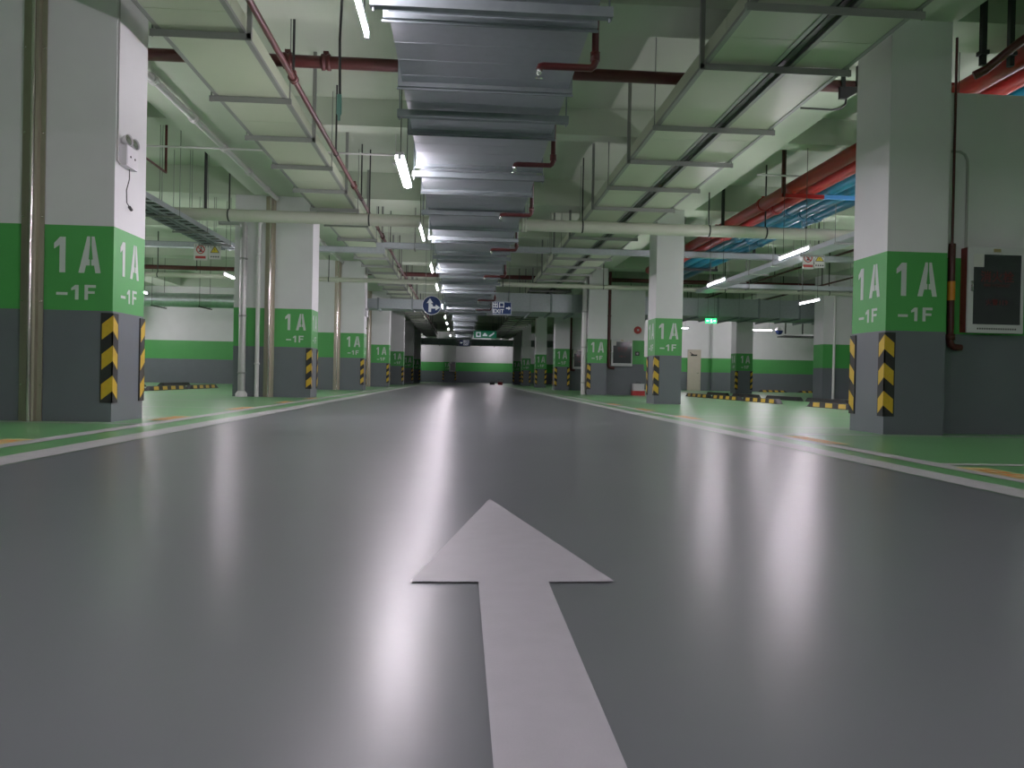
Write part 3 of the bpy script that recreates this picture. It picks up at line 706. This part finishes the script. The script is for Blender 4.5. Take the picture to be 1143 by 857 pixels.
# alarm bell and call point
t = thing('alarm_bell', 'round red fire alarm bell on the wall above the hydrant cabinet', 'alarm bell', (6.0, 26.1, 2.24))
m = MB(); m.lathe([(0, .03), (.06, .03), (.115, .022), (.13, 0), (.13, -.05)], (6.0, 26.07, 2.24), (0, -1, 0), 20); m.build('gong', M['red_plastic'], t)
m = MB(); m.lathe([(0, .01), (.03, .01), (.035, 0)], (6.0, 26.04, 2.24), (0, -1, 0), 12); m.build('centre_cap', M['cab_white'], t)
t = thing('call_point', 'small dark call button in the green band right of the hydrant cabinet', 'call button', (6.0, 26.1, 1.4))
m = MB(); m.box(5.93, 6.07, 26.07, 26.12, 1.36, 1.5); m.build('case', M['black'], t)
m = MB(); m.lathe([(0, .01), (.03, .008), (.035, 0)], (6.0, 26.07, 1.43), (0, -1, 0), 12); m.build('button', M['cab_white'], t)
# extinguisher box
t = thing('extinguisher_box', 'red and white extinguisher box on the floor below the alarm bell', 'extinguisher box', (5.98, 25.6, 0))
m = MB(); m.box(5.78, 6.2, 25.7, 25.95, .0, .16, 0); m.box(5.8, 6.18, 25.72, 25.95, .16, .38, 1); m.box(5.78, 6.2, 25.69, 25.72, .0, .13, 0); m.build('case', [M['red_plastic'], M['cab_white']], t)
m = MB(); m.box(5.79, 6.19, 25.71, 25.96, .38, .40); m.build('lid', M['cab_white'], t)
m = MB(); m.tube([(5.92, 25.83, .40), (5.92, 25.83, .44), (6.06, 25.83, .44), (6.06, 25.83, .40)], .01, 8); m.build('carry_handle', M['black'], t)

# ------------------------------------------------------------------ signs
def disc(r, n=28): return [(r * math.cos(2 * PI * i / n), r * math.sin(2 * PI * i / n)) for i in range(n)]
SN, SU, SW = (0, -1, 0), (1, 0, 0), (0, 0, 1)
def rods(parent, xs, y, z, top=None):
    m = MB()
    for x in xs: m.tube([(x, y, z), (x, y, top or topz(x, y))], .008, 6)
    m.build('hanging_rods', M['steel'], parent)
y = 24.3; x = -.985; z = 2.74
t = thing('round_direction_sign', 'round blue sign with white ahead and right arrows, hung over the lane', 'sign', (x, y, z))
m = MB(); m.plate(disc(.30), (x, y, z), SU, SW, SN, .02); m.build('panel', M['sign_blue'], t)
m = MB()
for q in ([(-.13, -.2), (-.05, -.2), (-.05, -.02), (-.0, -.02), (.0, .03), (-.05, .06), (-.05, .08), (-.13, .08)], [(-.19, .08), (.01, .08), (-.09, .23)],
          [(-.05, -.09), (.09, -.09), (.09, -.02), (-.05, -.02)], [(.09, -.15), (.23, -.055), (.09, .04)]):
    m.plate(q, (x + .03, y - .021, z - .01), SU, SW, SN, .003)
m.build('white_arrows', M['sign_white'], t)
m = MB(); ring = [(.285, .0), (.30, 0), (.30, .004), (.285, .004)]; m.lathe(ring + ring[:1], (x, y - .02, z), SN, 28); m.build('white_rim', M['sign_white'], t)
rods(t, (x - .2, x + .2), y + .01, z + .2)
def arrow_r(cx, cz, s): return [[(cx - s, cz - s * .28), (cx + s * .1, cz - s * .28), (cx + s * .1, cz + s * .28), (cx - s, cz + s * .28)], [(cx + s * .05, cz - s * .8), (cx + s, cz), (cx + s * .05, cz + s * .8)]]
y = 24.3; x = 1.225; z = 2.71
t = thing('exit_sign', 'blue hanging sign reading EXIT with a white right arrow, over the lane', 'sign', (x, y, z))
m = MB(); m.box(x - .30, x + .30, y - .02, y, z - .21, z + .21); m.build('panel', M['sign_blue'], t)
text_mesh('chinese_lettering', '出口', .20, M['sign_white'], t, (x - .115, y - .021, z + .025), SU, SW, SN, bold=.004)
text_mesh('english_lettering', 'EXIT', .17, M['sign_white'], t, (x - .115, y - .021, z - .155), SU, SW, SN, bold=.003)
m = MB()
for q in arrow_r(.2, 0, .075): m.plate(q, (x, y - .021, z), SU, SW, SN, .003)
m.build('white_arrow', M['sign_white'], t)
m = MB()
for a_, b_, c_, d_ in ((-.295, .295, .19, .2), (-.295, .295, -.2, -.19), (-.295, -.285, -.2, .2), (.285, .295, -.2, .2)): m.box(x + a_, x + b_, y - .023, y - .02, z + c_, z + d_)
m.build('border', M['sign_white'], t); rods(t, (x - .22, x + .22), y - .01, z + .2)
y = 39.6; x = 1.15; z = 2.72
t = thing('green_lane_sign', 'long green hanging sign with white symbols over the far lane', 'sign', (x, y, z))
m = MB(); m.box(x - .58, x + .58, y - .03, y, z - .19, z + .19); m.build('panel', M['sign_green'], t)
m = MB(); c_ = (x, y - .031, z)
m.plate([(-.46, -.13), (-.22, -.13), (-.22, .13), (-.46, .13)], c_, SU, SW, SN, .003)
m.plate([(-.12, -.08), (.12, -.08), (.12, .0), (.07, .0), (.04, .08), (-.05, .08), (-.08, .0), (-.12, .0)], c_, SU, SW, SN, .003)
m.plate([(.2, -.1), (.28, -.1), (.48, .06), (.48, .12), (.4, .12), (.4, .07), (.2, -.05)], c_, SU, SW, SN, .003)
m.build('white_symbols', M['sign_white'], t)
m = MB(); m.plate(disc(.075, 18), (x - .34, y - .0345, z), SU, SW, SN, .002); m.build('green_dot', M['sign_green'], t); rods(t, (x - .4, x + .4), y - .015, z + .18)
y = 47.6; x = .12; z = 2.63
t = thing('small_exit_sign', 'small distant blue hanging sign with a left arrow under the narrow duct', 'sign', (x, y, z))
m = MB(); m.box(x - .30, x + .30, y - .02, y, z - .20, z + .20); m.build('panel', M['sign_blue'], t)
text_mesh('chinese_lettering', '出口', .19, M['sign_white'], t, (x + .1, y - .021, z + .02), SU, SW, SN, bold=.004)
text_mesh('english_lettering', 'EXIT', .15, M['sign_white'], t, (x + .1, y - .021, z - .15), SU, SW, SN, bold=.003)
m = MB()
for q in arrow_r(.2, 0, .075): m.plate([(-a_, b_) for a_, b_ in q][::-1], (x, y - .021, z), SU, SW, SN, .003)
m.build('white_arrow', M['sign_white'], t); rods(t, (x - .22, x + .22), y - .01, z + .19, DZ + .02)
# lit emergency exit sign
y = 26.85; x = 8.8; z = 2.68
t = thing('running_man_sign', 'lit green emergency exit sign hanging under the right cross duct', 'sign', (x, y, z))
m = MB(); m.box(x - .2, x + .2, y - .03, y, z - .085, z + .085); m.build('panel', M['sign_lit'], t)
m = MB()
for q in ([(-.02, -.06), (.0, -.06), (.01, -.01), (.035, -.05), (.05, -.045), (.025, .01), (.01, .04), (-.03, .03), (-.03, .015), (-.01, .015)], [(.0, .045), (.02, .045), (.02, .065), (.0, .065)]) : m.plate(q, (x, y - .031, z), SU, SW, SN, .003)
for q in arrow_r(.13, 0, .045): m.plate(q, (x, y - .031, z), SU, SW, SN, .003)
for q in arrow_r(.13, 0, .045): m.plate([(-a_, b_) for a_, b_ in q][::-1], (x, y - .031, z), SU, SW, SN, .003)
m.build('white_symbols', M['sign_lit_white'], t); rods(t, (x - .12, x + .12), y - .015, z + .08)
# warning signs under the cable trays
def warn_pair(x, y, z, side, s=.27):
    t = thing('prohibition_sign', f'white no-standing sign with red ring hung under the {side} cable tray', 'sign', (x, y, z))
    m = MB(); m.box(x - s / 2, x + s / 2, y - .008, y, z - .18, z + .18); m.build('panel', M['paper'], t)
    m = MB(); m.lathe([(.072, 0), (.095, 0), (.095, .003), (.072, .003), (.072, 0)], (x, y - .008, z + .055), SN, 24); m.plate([(-.07, .05), (-.055, .065), (.07, -.05), (.055, -.065)], (x, y - .009, z + .055), SU, SW, SN, .002)
    m.build('red_ring', M['red_sign'], t)
    m = MB(); m.plate([(-.045, -.05), (.045, -.05), (.03, -.01), (.03, .02), (-.01, .02), (-.02, -.02)], (x, y - .009, z + .055), SU, SW, SN, .001); m.plate(disc(.018, 12), (x + .01, y - .009, z + .1), SU, SW, SN, .001); m.build('black_figure', M['black_text'], t)
    m = MB(); m.box(x - .11, x + .11, y - .011, y - .008, z - .14, z - .085); m.build('red_caption', M['red_sign'], t)
    rods(t, (x - .1, x + .1), y - .004, z + .17, 3.23)
    x2 = x + s + .015; s2 = s * .9
    t = thing('warning_sign', f'pale sign with a yellow triangle hung beside the prohibition sign, {side} side', 'sign', (x2, y, z))
    m = MB(); m.box(x2 - s2 / 2, x2 + s2 / 2, y - .008, y, z - .15, z + .18); m.build('panel', M['paper'], t)
    m = MB(); m.plate([(-.1, -.06), (.1, -.06), (0, .1)], (x2, y - .008, z + .05), SU, SW, SN, .002); m.build('black_triangle', M['black_text'], t)
    m = MB(); m.plate([(-.078, -.048), (.078, -.048), (0, .078)], (x2, y - .0105, z + .05), SU, SW, SN, .002); m.build('yellow_triangle', M['sign_yellow'], t)
    m = MB(); m.plate([(-.01, -.03), (.012, -.0), (0, .0), (.01, .04), (-.014, .0), (0, 0)], (x2, y - .013, z + .05), SU, SW, SN, .001)
    for q in range(4): m.box(x2 - .09 + q * .05, x2 - .06 + q * .05, y - .0095, y - .008, z - .11, z - .08)
    m.build('black_marks', M['black_text'], t); rods(t, (x2 - .09, x2 + .09), y - .004, z + .17, 3.23)
warn_pair(-5.77, 17.3, 3.13, 'left', .29)
warn_pair(7.42, 16.2, 3.17, 'right', .24)

# ------------------------------------------------------------------ wheel stops
def wheel_stop(L, label, x, y, face=-1, rot=0, group='wheel stops'):
    """stop along local y, painted face looks to face*x"""
    t = thing('wheel_stop', label, 'wheel stop', (x, y, 0), group); t.rotation_euler = (0, 0, rot)
    H, W, e = .115, .10, .16
    def P(yy, k=1.0):
        return [(-W, yy, 0), (-W * .55, yy, H * k), (W * .55, yy, H * k), (W, yy, 0)]
    m = MB(); secs = [P(-L / 2, .08), P(-L / 2 + e, 1), P(L / 2 - e, 1), P(L / 2, .08)]
    vs = [v for s in secs for v in s]; fs = []
    for i in range(3):
        for j in range(3): fs.append((i * 4 + j, i * 4 + j + 1, (i + 1) * 4 + j + 1, (i + 1) * 4 + j))
    fs += [(0, 3, 2, 1), (12, 13, 14, 15)]
    m.add(vs, fs)
    n = 4; st = (L - 2 * e) / n; q = m
    for i in range(n):
        a_, b_ = -L / 2 + e + st * (i + .18), -L / 2 + e + st * (i + .72)
        x0_, x1_ = face * (W * .93), face * (W * .6); dz = .004
        sk = .06
        q.add([(x0_ + face * dz, a_ - sk, H * .14), (x0_ + face * dz, b_ - sk, H * .14), (x1_ + face * dz, b_, H * .92), (x1_ + face * dz, a_, H * .92)], [(0, 1, 2, 3)], 1)
    me = bpy.data.meshes.new('rubber_body'); me.from_pydata(m.v, [], m.f); me.materials.append(M['rubber']); me.materials.append(M['yellow'])
    me.polygons.foreach_set('material_index', m.mi); me.update()
    o = bpy.data.objects.new('rubber_body', me); COL.objects.link(o); o.parent = t
    return t
for k, (a_, b_) in enumerate([(14.15, 16.75), (18.3, 20.75), (20.95, 23.4), (23.6, 26.1)]):
    wheel_stop(b_ - a_, f'{ORD[k]} black and yellow wheel stop in the front row of the right bays', 7.78, (a_ + b_) / 2, -1, 0, 'wheel stops, right front row')
for k, (a_, b_) in enumerate([(13.2, 15.7), (16.0, 18.4), (19.0, 21.5), (21.8, 24.4), (25, 27.5), (28, 30.4)]):
    wheel_stop(b_ - a_, f'{ORD[k]} dark-backed wheel stop in the second row of the right bays', 9.9, (a_ + b_) / 2, 1, 0, 'wheel stops, right second row')
for k, xx in enumerate([17.6, 19.9, 22.2]):
    wheel_stop(1.7, f'{ORD[k]} wheel stop from the left before the right back wall', xx, 42.6, -1, PI / 2, 'wheel stops before the right back wall')
for k, (a_, b_) in enumerate([(17.3, 19.7), (19.9, 22.55), (22.8, 25.3)]):
    wheel_stop(b_ - a_, f'{ORD[k]} black and yellow wheel stop in the front row of the left bays', -7.9, (a_ + b_) / 2, 1, 0, 'wheel stops, left front row')
for k, (a_, b_) in enumerate([(18.6, 21.0), (22.2, 25.2), (26.5, 29.2)]):
    wheel_stop(b_ - a_, f'{ORD[k]} dark-backed wheel stop in the second row of the left bays', -10.1, (a_ + b_) / 2, -1, 0, 'wheel stops, left second row')

# ------------------------------------------------------------------ small things left near the far end
t = thing('paint_bucket', 'white and red bucket left on the floor near the far end wall', 'bucket', (2.75, 55, 0))
m = MB(); m.lathe([(0, 0), (.17, 0), (.2, .22), (.19, .22), (.16, .03)], (2.75, 55, 0), (0, 0, 1), 16); m.build('bucket_body', M['red_plastic'], t)
m = MB(); m.lathe([(.2, .22), (.21, .36), (.2, .36)], (2.75, 55, 0), (0, 0, 1), 16); m.lathe([(0, .36), (.2, .36), (.0, .38)], (2.75, 55, 0), (0, 0, 1), 16); m.build('lid', M['cab_white'], t)
t = thing('tool_box', 'low dark tool box on the floor left of the far bucket', 'tool box', (2.15, 55, 0))
m = MB(); m.box(2.0, 2.35, 54.9, 55.1, 0, .14, 1); m.box(1.99, 2.36, 54.89, 55.11, .14, .18, 1); m.build('case', [M['red_plastic'], M['black']], t)
m = MB(); m.tube([(2.08, 55, .18), (2.08, 55, .24), (2.27, 55, .24), (2.27, 55, .18)], .012, 8); m.build('carry_handle', M['black'], t)

# ------------------------------------------------------------------ world, camera
w = bpy.data.worlds.new('World'); S.world = w; w.use_nodes = True
bg = w.node_tree.nodes['Background']; bg.inputs[0].default_value = (.5, .55, .5, 1); bg.inputs[1].default_value = .02
F = 858.0; CXp, CYp = 571.5, 428.5; H = .5; ROLL = math.radians(1.15); VP = (515.5, 421.0)
cc, ss = math.cos(ROLL), math.sin(ROLL)
dx, dy = VP[0] - CXp, -(VP[1] - CYp)
vx, vy = dx * cc - dy * ss, dx * ss + dy * cc
pit = math.atan(-vy / F); yaw = math.atan(-vx / F * math.cos(pit))
sy_, cy_, sp_, cp_ = math.sin(yaw), math.cos(yaw), math.sin(pit), math.cos(pit)
R = Vector((cy_, -sy_, 0)); Fw = Vector((sy_ * cp_, cy_ * cp_, sp_)); Up = Vector((-sy_ * sp_, -cy_ * sp_, cp_))
# the photograph is turned clockwise by ROLL, so the camera is turned the other way
Xc = R * cc + Up * ss; Yc = Up * cc - R * ss
cam = bpy.data.cameras.new('camera'); co = bpy.data.objects.new('camera', cam); COL.objects.link(co)
mt = Matrix.Identity(4)
for i in range(3): mt[i][0] = Xc[i]; mt[i][1] = Yc[i]; mt[i][2] = -Fw[i]
mt[0][3], mt[1][3], mt[2][3] = 0, 0, H
co.matrix_world = mt
cam.sensor_fit = 'HORIZONTAL'; cam.sensor_width = 36; cam.lens = 36 * F / 1143; cam.clip_start = .02; cam.clip_end = 300
S.camera = co
S.view_settings.view_transform = 'Standard'; S.view_settings.look = 'None'; S.view_settings.exposure = .86; S.view_settings.gamma = 1.15
